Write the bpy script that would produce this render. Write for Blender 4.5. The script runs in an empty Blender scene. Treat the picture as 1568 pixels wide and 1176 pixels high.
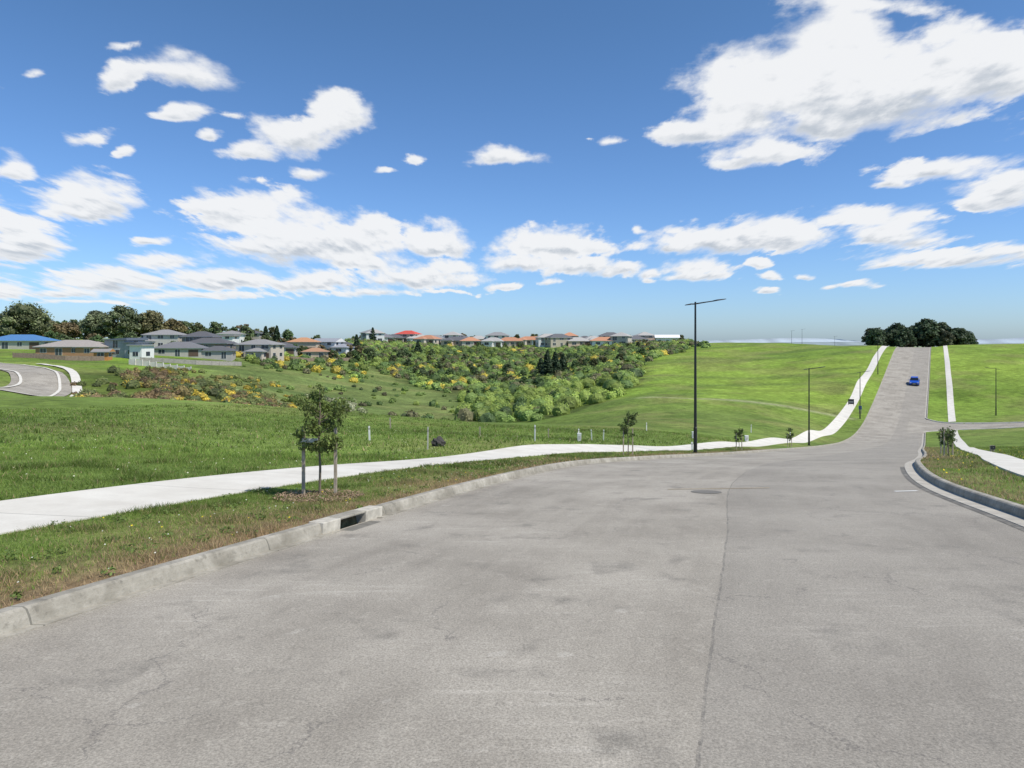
import bpy, bmesh, math, numpy as np, random
from mathutils import Vector, Matrix
rng = np.random.default_rng(7); random.seed(7)
K = 1045.0      # survey unit: bearings are given in 1/1045 of a tangent
EYE = 1.7
scene = bpy.context.scene
col = scene.collection
def bx(u, d): return (u-784.0)/K*d

# ------------------------------------------------------------------ maths
_lat = rng.random((256, 256))
def vn(x, y):
    x = np.asarray(x, float); y = np.asarray(y, float)
    xi = np.floor(x).astype(int); yi = np.floor(y).astype(int)
    fx = x-xi; fy = y-yi; fx = fx*fx*(3-2*fx); fy = fy*fy*(3-2*fy)
    a = _lat[xi & 255, yi & 255]; b = _lat[(xi+1) & 255, yi & 255]
    c = _lat[xi & 255, (yi+1) & 255]; d = _lat[(xi+1) & 255, (yi+1) & 255]
    return (a*(1-fx)+b*fx)*(1-fy)+(c*(1-fx)+d*fx)*fy
def fbm(x, y, o=4):
    s = 0; a = .5; t = 0
    for i in range(o):
        s = s+a*vn(x*2**i+17.3*i, y*2**i+5.1*i); t += a; a *= .5
    return s/t
def sst(a, b, x):
    t = np.clip((x-a)/(b-a), 0, 1); return t*t*(3-2*t)
def curve(pts):
    X = np.array([p[0] for p in pts], float); Y = np.array([p[1] for p in pts], float)
    m = np.gradient(Y, X)
    def f(q):
        q = np.asarray(q, float); qc = np.clip(q, X[0], X[-1])
        i = np.clip(np.searchsorted(X, qc)-1, 0, len(X)-2)
        h = X[i+1]-X[i]; t = (qc-X[i])/h
        r = (2*t**3-3*t**2+1)*Y[i]+(t**3-2*t**2+t)*h*m[i]+(-2*t**3+3*t**2)*Y[i+1]+(t**3-t**2)*h*m[i+1]
        return r+np.where(q < X[0], (q-X[0])*m[0], 0)+np.where(q > X[-1], (q-X[-1])*m[-1], 0)
    return f
_L = curve([(-15,-10),(0,-5),(4.5,-3.45),(8,-2.25),(13,-.65),(19,1.6),(26.5,5.3),(35.5,10.5),(50,19.4),(71,32.6),(85,41.3),(97,48.8),(110,56.9),(150,81.8),(197,111),(250,144)])
_R = curve([(-15,-1.2),(0,3.8),(4.5,5.3),(8,6.5),(13,8.15),(19,11.2),(26.5,15.9),(35.5,21.4),(50,30.0),(71,42.8),(85,51.3),(97,58.6),(110,66.7),(150,91.6),(197,120.8),(250,154)])
def L(y): return _L(np.minimum(y, 260))
def R(y): return _R(np.minimum(y, 260))
_PO = curve([(-20,2.2),(14,2.5),(25,2.8),(40,3.1),(60,3.7),(90,4.1),(110,4.2),(260,4.2)])
def RP(y): return R(y)+_PO(np.clip(y,-20,260))      # right-hand footpath centre
Droad = curve([(-40,.2),(-15,1.05),(0,1.7),(4.5,1.97),(8,2.28),(13,2.8),(19,3.5),(26.5,4.6),(36,6.03),(50,8.04),(71,10.94),(85,12.6),(97,13.35),(109,13.1),(120,12.0),(143,9.0),(170,5.2),(190,2.6),(200,1.95),(220,2.4),(250,3.4),(350,6)])

cps = []
def ray(u, lst):
    for v, d in lst: cps.append((bx(u, d), d, (v-522)/K*d))
ray(0, [(770,9.5),(700,16),(650,30),(625,42),(608,58),(600,75),(580,95),(557,125),(545,155),(522,230)])
ray(-150, [(640,30),(605,58),(580,90),(545,150)])
ray(120, [(700,17),(650,31),(625,46),(610,60),(560,130),(547,160),(523,230)])
ray(250, [(700,18),(650,33),(625,50),(612,62),(598,100),(572,125),(560,150),(548,170),(524,235)])
cps += [(bx(120,78),78,7.6),(bx(250,77),77,8.6),(bx(350,78),78,9.6),(bx(120,95),95,7.2)]
ray(450, [(700,22),(660,36),(640,50),(627,62),(620,115),(600,140),(580,165),(560,190),(545,215),(525,280)])
cps += [(bx(450,80),80,10.8),(bx(450,97),97,11.5)]
ray(620, [(690,25),(665,40),(650,52),(640,62),(630,130),(610,160),(592,190),(573,220),(553,250),(532,300),(526,400)])
cps += [(bx(620,85),85,12.3)]
ray(784, [(682,27),(670,40),(660,50),(655,60),(650,70),(645,120),(622,150),(596,190),(570,240),(548,290),(529,350)])
cps += [(bx(784,92),92,12.8)]
ray(900, [(682,32),(665,50),(655,62),(650,75),(640,100),(620,130),(593,170),(567,220),(547,270),(529,350)])
ray(980, [(685,37),(670,50),(660,62),(640,90),(610,120),(580,160),(550,210),(537,260)])
ray(1065, [(670,55),(650,75),(620,110),(590,150),(560,190),(540,230),(526,300)])
ray(1200, [(673,68),(650,90),(622,115),(590,150),(560,180),(540,215),(527,250)])
ray(1320, [(585,140),(550,175),(530,205)])
ray(1568, [(527,200),(560,155),(600,128),(640,108),(660,90),(690,45),(710,22)])
ray(1500, [(528,200),(560,158),(600,130)])
ray(1700, [(527,190),(600,120),(655,80),(690,40)])
for y in [-15,0,5,10,16,22,30,40,55,75,95,110,130,155,180,200,235]:
    cps.append((float(L(y))-1, y, float(Droad(y)))); cps.append((float(R(y))+1, y, float(Droad(y))))
cps += [(-60,0,1.8),(-40,-30,.4),(60,0,3),(60,-30,1),(130,40,6.5),(170,100,9),(190,180,1.5),(230,250,2.5),
        (-150,60,4),(-200,150,1.5),(-250,300,-1),(0,420,2),(150,350,3),(-150,400,1),(300,300,3),(-300,0,1),(300,0,3)]
CPA = np.array(cps); CPX, CPY, CPZ = CPA[:,0]/100, CPA[:,1]/100, CPA[:,2]
def tps(r2): return .5*r2*np.log(r2+1e-9)
NCP = len(CPA)
AM = np.zeros((NCP+3, NCP+3))
AM[:NCP,:NCP] = tps((CPX[:,None]-CPX)**2+(CPY[:,None]-CPY)**2)+np.eye(NCP)*2e-4
AM[:NCP,NCP] = 1; AM[:NCP,NCP+1] = CPX; AM[:NCP,NCP+2] = CPY; AM[NCP:,:NCP] = AM[:NCP,NCP:].T
TPW = np.linalg.solve(AM, np.concatenate([CPZ, np.zeros(3)]))
def rbf(x, y):
    x = np.asarray(x, float)/100; y = np.asarray(y, float)/100
    x, y = np.broadcast_arrays(x, y)
    sh = x.shape; x = x.ravel(); y = y.ravel(); out = np.empty(len(x))
    for s in range(0, len(x), 20000):
        a = x[s:s+20000]; b = y[s:s+20000]
        out[s:s+20000] = tps((a[:,None]-CPX)**2+(b[:,None]-CPY)**2)@TPW[:NCP]+TPW[NCP]+TPW[NCP+1]*a+TPW[NCP+2]*b
    return out.reshape(sh)
def dro(x, y):
    return np.maximum(np.maximum(L(y)-x, x-R(y)), 0)
FARC = curve([(0,2),(450,3),(900,18),(2500,32),(14000,42)])
def H(x, y):
    """height of the land, metres (road level; verges stand 0.12 above)"""
    x = np.asarray(x, float); y = np.asarray(y, float)
    d = dro(x, y); w = sst(.3, 6, d)
    D = np.clip(rbf(np.clip(x,-420,420), np.clip(y,-60,460)), -5, 15)
    D = D-(fbm(x/8, y/8, 3)-.5)*.5*sst(8, 40, d)
    far = FARC(np.hypot(x, y))
    wf = sst(330, 560, np.hypot(x*.8, y)); D = D*(1-wf)+far*wf
    return EYE-((1-w)*Droad(np.minimum(y,350))*(1-wf)+(1-w)*wf*far+w*D)
def G(x, y): return H(x, y)+.12
SS0 = np.array([63.8, 106.0]); SD = np.array([.85,-.527]); SN = np.array([.527,.85])
def street_sq(x, y):
    return (x-SS0[0])*SD[0]+(y-SS0[1])*SD[1], (x-SS0[0])*SN[0]+(y-SS0[1])*SN[1]
def street_half(s):
    t = np.clip(5-s, 0, 5); return 4.3+5-np.sqrt(25-t*t)
def in_street(x, y, m=0):
    s, q = street_sq(x, y); return (s > -3) & (s < 80) & (np.abs(q) < street_half(s)+m)

# ------------------------------------------------------------------ materials
MC = {}
def nt(m): m.use_nodes = True; return m.node_tree.nodes, m.node_tree.links
def mat(name, c, rough=.7, var=.15, scale=4, bump=0.0, metal=0, c2=None, spec=.3):
    if name in MC: return MC[name]
    m = bpy.data.materials.new(name); N, Lk = nt(m); b = N['Principled BSDF']
    b.inputs['Roughness'].default_value = rough; b.inputs['Metallic'].default_value = metal
    b.inputs['Specular IOR Level'].default_value = spec
    tc = N.new('ShaderNodeTexCoord'); no = N.new('ShaderNodeTexNoise')
    no.inputs['Scale'].default_value = scale; no.inputs['Detail'].default_value = 6; no.inputs['Roughness'].default_value = .65
    Lk.new(tc.outputs['Object'], no.inputs['Vector'])
    r = N.new('ShaderNodeValToRGB'); r.color_ramp.elements[0].position = .3; r.color_ramp.elements[1].position = .7
    lo = tuple(v*(1-var) for v in c); hi = c2 or tuple(min(1, v*(1+var)) for v in c)
    r.color_ramp.elements[0].color = (*lo, 1); r.color_ramp.elements[1].color = (*hi, 1)
    Lk.new(no.outputs['Fac'], r.inputs[0]); Lk.new(r.outputs[0], b.inputs['Base Color'])
    if bump:
        bp = N.new('ShaderNodeBump'); bp.inputs['Strength'].default_value = bump; bp.inputs['Distance'].default_value = .02
        Lk.new(no.outputs['Fac'], bp.inputs['Height']); Lk.new(bp.outputs[0], b.inputs['Normal'])
    MC[name] = m; return m
def leafmat(name, transl=.25, rough=.6):
    if name in MC: return MC[name]
    m = bpy.data.materials.new(name); N, Lk = nt(m); b = N['Principled BSDF']; out = N['Material Output']
    at = N.new('ShaderNodeAttribute'); at.attribute_name = 'Col'
    b.inputs['Roughness'].default_value = rough; b.inputs['Specular IOR Level'].default_value = .25
    Lk.new(at.outputs['Color'], b.inputs['Base Color'])
    if transl > 0:
        tr = N.new('ShaderNodeBsdfTranslucent'); mx = N.new('ShaderNodeMixShader'); mx.inputs[0].default_value = transl
        hs = N.new('ShaderNodeHueSaturation'); hs.inputs['Value'].default_value = 1.5; hs.inputs['Hue'].default_value = .485
        Lk.new(at.outputs['Color'], hs.inputs['Color']); Lk.new(hs.outputs[0], tr.inputs[0])
        Lk.new(b.outputs[0], mx.inputs[1]); Lk.new(tr.outputs[0], mx.inputs[2]); Lk.new(mx.outputs[0], out.inputs[0])
    MC[name] = m; return m
def M2(N, Lk, op, a, b=None, c=None, clamp=False):
    x = N.new('ShaderNodeMath'); x.operation = op; x.use_clamp = clamp
    for i, v in enumerate((a, b, c)):
        if v is None: continue
        if isinstance(v, (int, float)): x.inputs[i].default_value = v
        else: Lk.new(v, x.inputs[i])
    return x.outputs[0]
def noise(N, Lk, vec, scale, detail=5, rough=.6):
    x = N.new('ShaderNodeTexNoise'); x.inputs['Scale'].default_value = scale
    x.inputs['Detail'].default_value = detail; x.inputs['Roughness'].default_value = rough
    if vec is not None: Lk.new(vec, x.inputs['Vector'])
    return x.outputs['Fac']
def mixc(N, Lk, f, a, b, mode='MIX'):
    x = N.new('ShaderNodeMix'); x.data_type = 'RGBA'; x.blend_type = mode
    def q(nm): return [i for i in x.inputs if i.name == nm and i.enabled][0]
    for s, v in ((q('Factor'), f), (q('A'), a), (q('B'), b)):
        if isinstance(v, (int, float)): s.default_value = v
        elif isinstance(v, tuple): s.default_value = (*v, 1) if len(v) == 3 else v
        else: Lk.new(v, s)
    return [o for o in x.outputs if o.enabled][0]
def maprange(N, Lk, v, a, b, c, d, smooth=False):
    x = N.new('ShaderNodeMapRange'); x.interpolation_type = 'SMOOTHSTEP' if smooth else 'LINEAR'
    Lk.new(v, x.inputs['Value'])
    for k, q in zip(('From Min','From Max','To Min','To Max'), (a, b, c, d)):
        if isinstance(q, (int, float)): x.inputs[k].default_value = q
        else: Lk.new(q, x.inputs[k])
    return x.outputs['Result']

# ------------------------------------------------------------------ mesh helpers
def fast_mesh(name, parts, mats, smooth=False, parent=None, uv=None, loc=None):
    Vs, Ls, St, Mi, Cs = [], [], [], [], []; off = 0; lo = 0
    for p in parts:
        V = np.asarray(p['V'], float).reshape(-1, 3); Fc = np.asarray(p['F'], int)
        Vs.append(V); Ls.append((Fc+off).ravel()); k = Fc.shape[1]; m = len(Fc)
        St.append(lo+np.arange(m)*k); Mi.append(np.full(m, p.get('mi', 0)))
        c = p.get('C'); c = np.ones((len(V), 3))*.5 if c is None else np.broadcast_to(np.asarray(c, float), (len(V), 3))
        Cs.append(c); off += len(V); lo += m*k
    V = np.concatenate(Vs); Lp = np.concatenate(Ls); S = np.concatenate(St); Mi = np.concatenate(Mi); Cc = np.concatenate(Cs)
    me = bpy.data.meshes.new(name)
    me.vertices.add(len(V)); me.vertices.foreach_set('co', V.ravel())
    me.loops.add(len(Lp)); me.loops.foreach_set('vertex_index', Lp)
    me.polygons.add(len(S)); me.polygons.foreach_set('loop_start', S)
    me.update(calc_edges=True)
    me.polygons.foreach_set('material_index', Mi)
    me.polygons.foreach_set('use_smooth', np.full(len(S), smooth))
    a = me.color_attributes.new('Col', 'FLOAT_COLOR', 'POINT')
    a.data.foreach_set('color', np.concatenate([Cc, np.ones((len(V), 1))], 1).ravel())
    if uv is not None:
        u = me.uv_layers.new(name='UVMap'); u.data.foreach_set('uv', uv[Lp].ravel())
    for m in mats: me.materials.append(m)
    me.validate(); me.update()
    o = bpy.data.objects.new(name, me); col.objects.link(o)
    if parent: o.parent = parent
    if loc is not None: o.location = loc
    return o
def grid_faces(nr, nc):
    i = np.arange(nr-1)[:,None]; j = np.arange(nc-1)[None,:]
    a = i*nc+j; return np.stack([a, a+1, a+nc+1, a+nc], -1).reshape(-1, 4)
def empty(name, loc=(0,0,0), rz=0):
    e = bpy.data.objects.new(name, None); e.empty_display_size = .3; col.objects.link(e)
    e.location = loc; e.rotation_euler = (0,0,rz); return e
def box(x0,x1,y0,y1,z0,z1,mi=0,C=None):
    V = np.array([(x0,y0,z0),(x1,y0,z0),(x1,y1,z0),(x0,y1,z0),(x0,y0,z1),(x1,y0,z1),(x1,y1,z1),(x0,y1,z1)], float)
    Fc = [(0,3,2,1),(4,5,6,7),(0,1,5,4),(1,2,6,5),(2,3,7,6),(3,0,4,7)]
    return dict(V=V, F=Fc, mi=mi, C=C)
def tube(P, r, sides=8, mi=0, C=None, cap=True):
    P = np.asarray(P, float); r = np.broadcast_to(np.asarray(r, float), (len(P),)); V = []
    for i in range(len(P)):
        t = P[min(i+1, len(P)-1)]-P[max(i-1, 0)]; t = t/(np.linalg.norm(t)+1e-9)
        u = np.cross(t, [0,0,1.0]) if abs(t[2]) < .95 else np.cross(t, [0,1.0,0]); u /= np.linalg.norm(u); v = np.cross(t, u)
        a = np.arange(sides)/sides*2*math.pi
        V.append(P[i]+r[i]*(np.cos(a)[:,None]*u+np.sin(a)[:,None]*v))
    V = np.concatenate(V); Fc = []
    for i in range(len(P)-1):
        for j in range(sides):
            k = (j+1) % sides; Fc.append((i*sides+j, i*sides+k, (i+1)*sides+k, (i+1)*sides+j))
    m = (len(P)-1)*sides
    if cap and sides == 8:
        Fc += [(m,m+1,m+2,m+3),(m,m+3,m+4,m+5),(m,m+5,m+6,m+7)]
    return dict(V=V, F=Fc, mi=mi, C=C)
def unit(v): return v/(np.linalg.norm(v, axis=-1, keepdims=True)+1e-9)
def leaves(P, Nn, size, C, asp=.55, mi=0):
    n_ = len(P); r = rng.normal(size=(n_,3)); T = unit(np.cross(Nn, r)); B = np.cross(unit(Nn), T)
    s = np.broadcast_to(np.asarray(size, float), (n_,))[:,None]
    V = np.stack([P+T*s, P+B*s*asp, P-T*s, P-B*s*asp], 1).reshape(-1,3)
    return dict(V=V, F=np.arange(n_*4).reshape(-1,4), C=np.repeat(C, 4, 0), mi=mi)
_bm = bmesh.new(); bmesh.ops.create_icosphere(_bm, subdivisions=2, radius=1)
ICV = np.array([v.co[:] for v in _bm.verts]); ICF = np.array([[v.index for v in f.verts] for f in _bm.faces]); _bm.free()
def foliage(Cn, Rd, nl, size, colr, core=.8, var=.3, jit=.55, low=-.35, mi=0, dark=.5, asp=.6, gain=1.65):
    """clumps: Cn centres, Rd radii, nl leaf faces each"""
    m = len(Cn); Cn = np.asarray(Cn, float); Rd = np.asarray(Rd, float); colr = np.broadcast_to(np.asarray(colr, float)*gain, (m,3))
    d = unit(rng.normal(size=(m, nl, 3))); d[...,2] = np.where(d[...,2] < low, -d[...,2], d[...,2])
    rr = .72+.36*rng.random((m, nl, 1))
    lump = 1+.22*np.sin(d[...,0:1]*5+Cn[:,None,0:1]*3)*np.sin(d[...,1:2]*5+Cn[:,None,1:2]*2)
    P = Cn[:,None,:]+d*Rd[:,None,:]*rr*lump
    Nn = unit(d/Rd[:,None,:]*Rd.mean(1)[:,None,None]+rng.normal(size=d.shape)*jit+np.array([0,0,.25]))
    Cc = colr[:,None,:]*(1-var+2*var*rng.random((m, nl, 1)))
    sz = (np.broadcast_to(np.asarray(size, float), (m,))[:,None]*(.6+.8*rng.random((m, nl)))).ravel()
    out = [leaves(P.reshape(-1,3), Nn.reshape(-1,3), sz, Cc.reshape(-1,3), asp, mi)]
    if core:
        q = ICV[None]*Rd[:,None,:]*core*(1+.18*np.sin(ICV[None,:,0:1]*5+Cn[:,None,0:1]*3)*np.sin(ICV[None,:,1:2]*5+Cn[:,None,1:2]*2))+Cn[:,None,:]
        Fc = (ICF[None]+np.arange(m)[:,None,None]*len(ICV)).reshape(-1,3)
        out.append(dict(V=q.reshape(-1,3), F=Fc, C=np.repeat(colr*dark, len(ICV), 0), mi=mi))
    return out
def pip(x, y, poly):
    r = np.zeros(np.shape(x), bool); n_ = len(poly)
    for i in range(n_):
        x1, y1 = poly[i]; x2, y2 = poly[(i+1) % n_]
        if y1 == y2: continue
        c = ((y1 > y) != (y2 > y)) & (x < (x2-x1)*(y-y1)/(y2-y1)+x1); r ^= c
    return r
def wp(l): return [(bx(u, d), d) for u, d in l]
def dline(x, y, pts):
    best = np.full(np.shape(x), 1e9)
    for (x0, y0), (x1, y1) in zip(pts[:-1], pts[1:]):
        l2 = (x1-x0)**2+(y1-y0)**2; t = np.clip(((x-x0)*(x1-x0)+(y-y0)*(y1-y0))/l2, 0, 1)
        best = np.minimum(best, np.hypot(x-x0-t*(x1-x0), y-y0-t*(y1-y0)))
    return best
POLY_A = wp([(690,118),(860,110),(930,128),(985,158),(990,200),(1055,250),(1060,320),(530,320),(515,255),(600,205),(690,180),(715,150)])
POLY_B = wp([(95,98),(130,80),(260,82),(440,92),(480,104),(400,112),(250,120),(120,112)])

# ------------------------------------------------------------------ ground sheet
rows = np.concatenate([np.arange(-30,-2,1.), np.arange(-2,22,.25), np.arange(22,60,.5), np.arange(60,135,.6), np.arange(135,262,1.5),
                       262+np.cumsum(1.8*1.035**np.arange(75)), ])
last = rows[-1]; rows = np.concatenate([rows, last+np.cumsum(40*1.25**np.arange(20))])
a0 = [0,.17,.35,.7,1.1,1.5,1.9,2.3,2.7,3,4,5,5.4,6,6.7,7.4,8.2]
ext = 8.2+np.cumsum(.7*1.035**np.arange(88)); ext2 = ext[-1]+np.cumsum(60*1.3**np.arange(16))
offs = np.concatenate([a0, ext, ext2])
Y2 = rows[:,None]; Lr = L(rows)[:,None]; Rr = R(rows)[:,None]
XL = Lr-offs[::-1][None]; XR = Rr+offs[None]; XM = (Lr+Rr)/2
X = np.concatenate([XL, XM, XR], 1); Yg = np.broadcast_to(Y2, X.shape)
Z = G(X, Yg)-.012
nl = len(offs); Z[:, nl-1:nl+2] -= .5
stm = in_street(X, Yg); Z[stm] -= .45
dL = Lr-X; dR = X-Rr
g1 = fbm(X/6, Yg/6, 4)[...,None]; g2 = fbm(X/28+9, Yg/28, 4)[...,None]; g3 = fbm(X/1.3, Yg/1.3, 3)[...,None]
base = np.array([.118,.185,.036])*(1-g1)+np.array([.188,.25,.058])*g1
base = base*(.62+.76*g2)
lush = sst(90,130,Yg)[...,None]*np.ones_like(g1)
hillc = (np.array([.125,.215,.03])*(1-g2)+np.array([.255,.345,.055])*g2)*(.72+.56*g1)
base = base*(1-lush)+lush*hillc
gul = pip(X, Yg, wp([(300,85),(700,80),(720,190),(560,260),(300,180)]))[...,None]
base = np.where(gul, np.array([.155,.205,.06])*(.5+1.0*g1), base)
sw = (sst(.50,.60,fbm(X/24+40, Yg/9+3, 4))*sst(95,120,Yg)*(dL > 6)*.5)[...,None]
base = base*(1-sw)+sw*np.array([.085,.13,.035])
tk = np.maximum(np.exp(-(dline(X, Yg, wp([(985,119),(1060,117),(1150,116),(1230,114),(1300,112)]))/1.1)**2), np.exp(-(dline(X, Yg, wp([(300,112),(340,118),(400,113),(440,116)]))/.9)**2))[...,None]*.7
base = base*(1-tk)+tk*np.array([.33,.33,.19])
tk2 = (np.exp(-(dline(X, Yg, wp([(1000,135),(1080,150),(1180,152),(1300,140)]))/2.2)**2))[...,None]*.5
base = base*(1-tk2)+tk2*np.array([.10,.15,.04])
dryL = np.exp(-np.clip(dL,0,50)/1.3)*(dL > 0)*sst(.36,.56,g3[...,0]*.5+g1[...,0]*.5+.12*np.exp(-np.clip(dL,0,9)/.5))*sst(60,8,Yg)*1.2
dryR = np.exp(-np.clip(dR,0,50)/.7)*(dR > 0)*sst(.42,.62,g3[...,0])*sst(60,10,Yg)*.7
mul = np.exp(-((X+3.0)**2+(Yg-10.6)**2)/.35)
dry = np.clip(dryL+dryR+mul, 0, 1)[...,None]
base = base*(1-dry)+dry*np.array([.30,.205,.12])
fieldd = (sst(.52,.70,fbm(X/9+3, Yg/9+7, 4))*.35)[...,None]
base = base*(1-fieldd)+fieldd*np.array([.25,.23,.09])
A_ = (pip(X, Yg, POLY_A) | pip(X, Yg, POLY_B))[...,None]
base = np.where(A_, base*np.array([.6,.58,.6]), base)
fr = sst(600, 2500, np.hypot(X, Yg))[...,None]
base = base*(1-fr)+fr*(np.array([.20,.25,.25])*(.75+.5*fbm(X/500, Yg/500, 4)[...,None]))  # distance haze painted into the far ground colour

gm = bpy.data.materials.new('grass_ground'); N, Lk = nt(gm); b = N['Principled BSDF']
tc = N.new('ShaderNodeTexCoord').outputs['Object']
at = N.new('ShaderNodeAttribute'); at.attribute_name = 'Col'
nf = noise(N, Lk, tc, 9, 8, .75); nm = noise(N, Lk, tc, .9, 6, .7); nb = noise(N, Lk, tc, .16, 5, .6)
f1 = maprange(N, Lk, nf, .3, .7, .5, 1.4); f2 = maprange(N, Lk, nm, .3, .7, .58, 1.36); f3 = maprange(N, Lk, nb, .3, .7, .78, 1.2)
ff = M2(N, Lk, 'MULTIPLY', M2(N, Lk, 'MULTIPLY', f1, f2), f3)
vm = N.new('ShaderNodeVectorMath'); vm.operation = 'SCALE'; Lk.new(at.outputs['Color'], vm.inputs[0]); Lk.new(ff, vm.inputs['Scale'])
Lk.new(vm.outputs[0], b.inputs['Base Color']); b.inputs['Roughness'].default_value = .9; b.inputs['Specular IOR Level'].default_value = .1
bp = N.new('ShaderNodeBump'); bp.inputs['Strength'].default_value = .7; bp.inputs['Distance'].default_value = .08
Lk.new(M2(N, Lk, 'ADD', nf, nm), bp.inputs['Height']); Lk.new(bp.outputs[0], b.inputs['Normal'])
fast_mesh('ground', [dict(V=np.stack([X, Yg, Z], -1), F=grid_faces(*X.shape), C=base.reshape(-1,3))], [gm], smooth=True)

# ------------------------------------------------------------------ road
rr_ = rows[(rows > -16) & (rows < 262)]
fr_ = np.linspace(0, 1, 9)
Xr = L(rr_)[:,None]*(1-fr_)+R(rr_)[:,None]*fr_; Yr = np.broadcast_to(rr_[:,None], Xr.shape); Zr = H(Xr, Yr)
rm = bpy.data.materials.new('asphalt'); N, Lk = nt(rm); b = N['Principled BSDF']
tc = N.new('ShaderNodeTexCoord').outputs['Object']; uvn = N.new('ShaderNodeUVMap'); uvn.uv_map = 'UVMap'
sp = N.new('ShaderNodeSeparateXYZ'); Lk.new(uvn.outputs[0], sp.inputs[0])
spk = noise(N, Lk, tc, 75, 3, .8); med = noise(N, Lk, tc, 7, 6, .7); big = noise(N, Lk, tc, .45, 5, .6)
mp = N.new('ShaderNodeMapping'); mp.inputs['Scale'].default_value = (22, .25, 1); Lk.new(uvn.outputs[0], mp.inputs['Vector'])
stk = noise(N, Lk, mp.outputs[0], 1, 5, .6)
mp2 = N.new('ShaderNodeMapping'); mp2.inputs['Scale'].default_value = (1.3, 14, 1); mp2.inputs['Rotation'].default_value = (0,0,.25); Lk.new(tc, mp2.inputs['Vector'])
scr = noise(N, Lk, mp2.outputs[0], 1, 5, .6)
wob = noise(N, Lk, tc, .9, 4, .7)
c = mixc(N, Lk, maprange(N, Lk, big, .36, .62, 0, 1), (.240,.217,.178), (.352,.322,.268))
c = mixc(N, Lk, maprange(N, Lk, stk, .4, .75, 0, .55), c, (.37,.34,.282))
c = mixc(N, Lk, maprange(N, Lk, med, .56, .72, 0, .5), c, (.43,.395,.33))
c = mixc(N, Lk, M2(N, Lk, 'MULTIPLY', maprange(N, Lk, scr, .55, .68, 0, .5), maprange(N, Lk, big, .46, .58, 0, 1)), c, (.46,.425,.36))
pt = noise(N, Lk, tc, 1.7, 4, .6)
c = mixc(N, Lk, maprange(N, Lk, pt, .58, .72, 0, .6), c, (.16,.148,.125))
pt2 = noise(N, Lk, tc, 4.3, 2, .5)
c = mixc(N, Lk, maprange(N, Lk, pt2, .70, .76, 0, .4), c, (.46,.43,.37))
uu = M2(N, Lk, 'ADD', sp.outputs[0], M2(N, Lk, 'MULTIPLY', M2(N, Lk, 'SUBTRACT', wob, .5), .012))
c = mixc(N, Lk, M2(N, Lk, 'MULTIPLY', M2(N, Lk, 'GREATER_THAN', uu, .545), .38), c, (.235,.218,.188))
ln = M2(N, Lk, 'LESS_THAN', M2(N, Lk, 'ABSOLUTE', M2(N, Lk, 'SUBTRACT', uu, .545)), .0012)
ln = M2(N, Lk, 'MULTIPLY', ln, M2(N, Lk, 'LESS_THAN', sp.outputs[1], 17))
ln = M2(N, Lk, 'MULTIPLY', ln, maprange(N, Lk, med, .40, .6, .1, .6))
c = mixc(N, Lk, ln, c, (.10,.095,.085))
# branching hairline cracks
vo = N.new('ShaderNodeTexVoronoi'); vo.feature = 'DISTANCE_TO_EDGE'; vo.inputs['Scale'].default_value = .42
wv = N.new('ShaderNodeVectorMath'); wv.operation = 'ADD'; nz = N.new('ShaderNodeTexNoise'); nz.inputs['Scale'].default_value = 1.3; nz.inputs['Detail'].default_value = 8; nz.inputs['Roughness'].default_value = .65
Lk.new(tc, nz.inputs['Vector']); Lk.new(tc, wv.inputs[0]); Lk.new(nz.outputs['Color'], wv.inputs[1]); Lk.new(wv.outputs[0], vo.inputs['Vector'])
ck = M2(N, Lk, 'MULTIPLY', M2(N, Lk, 'LESS_THAN', vo.outputs['Distance'], .0030), M2(N, Lk, 'GREATER_THAN', noise(N, Lk, tc, .8, 2, .5), .52))
c = mixc(N, Lk, M2(N, Lk, 'MULTIPLY', ck, .45), c, (.12,.11,.10))
sc = maprange(N, Lk, spk, .25, .75, .50, 1.50)
vm = N.new('ShaderNodeVectorMath'); vm.operation = 'SCALE'; Lk.new(c, vm.inputs[0]); Lk.new(sc, vm.inputs['Scale'])
Lk.new(vm.outputs[0], b.inputs['Base Color']); b.inputs['Roughness'].default_value = .85; b.inputs['Specular IOR Level'].default_value = .25
bp = N.new('ShaderNodeBump'); bp.inputs['Strength'].default_value = .5; bp.inputs['Distance'].default_value = .006
Lk.new(spk, bp.inputs['Height']); Lk.new(bp.outputs[0], b.inputs['Normal'])
uvs = np.stack([np.broadcast_to(fr_, Xr.shape), Yr], -1).reshape(-1,2)
fast_mesh('road', [dict(V=np.stack([Xr, Yr, Zr], -1), F=grid_faces(*Xr.shape))], [rm], smooth=True, uv=uvs)
ss = np.concatenate([np.arange(-2,8,.5), np.arange(8,80,2.)]); qq = np.linspace(-1,1,9)
S2, Q2 = np.meshgrid(ss, qq, indexing='ij'); Q2 = Q2*street_half(S2)
Xs = SS0[0]+SD[0]*S2+SN[0]*Q2; Ys = SS0[1]+SD[1]*S2+SN[1]*Q2
fast_mesh('side_street', [dict(V=np.stack([Xs, Ys, H(Xs, Ys)+.02], -1), F=grid_faces(*Xs.shape))], [rm], smooth=True,
          uv=np.stack([Q2*.1+.2, S2+30], -1).reshape(-1,2))

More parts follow.
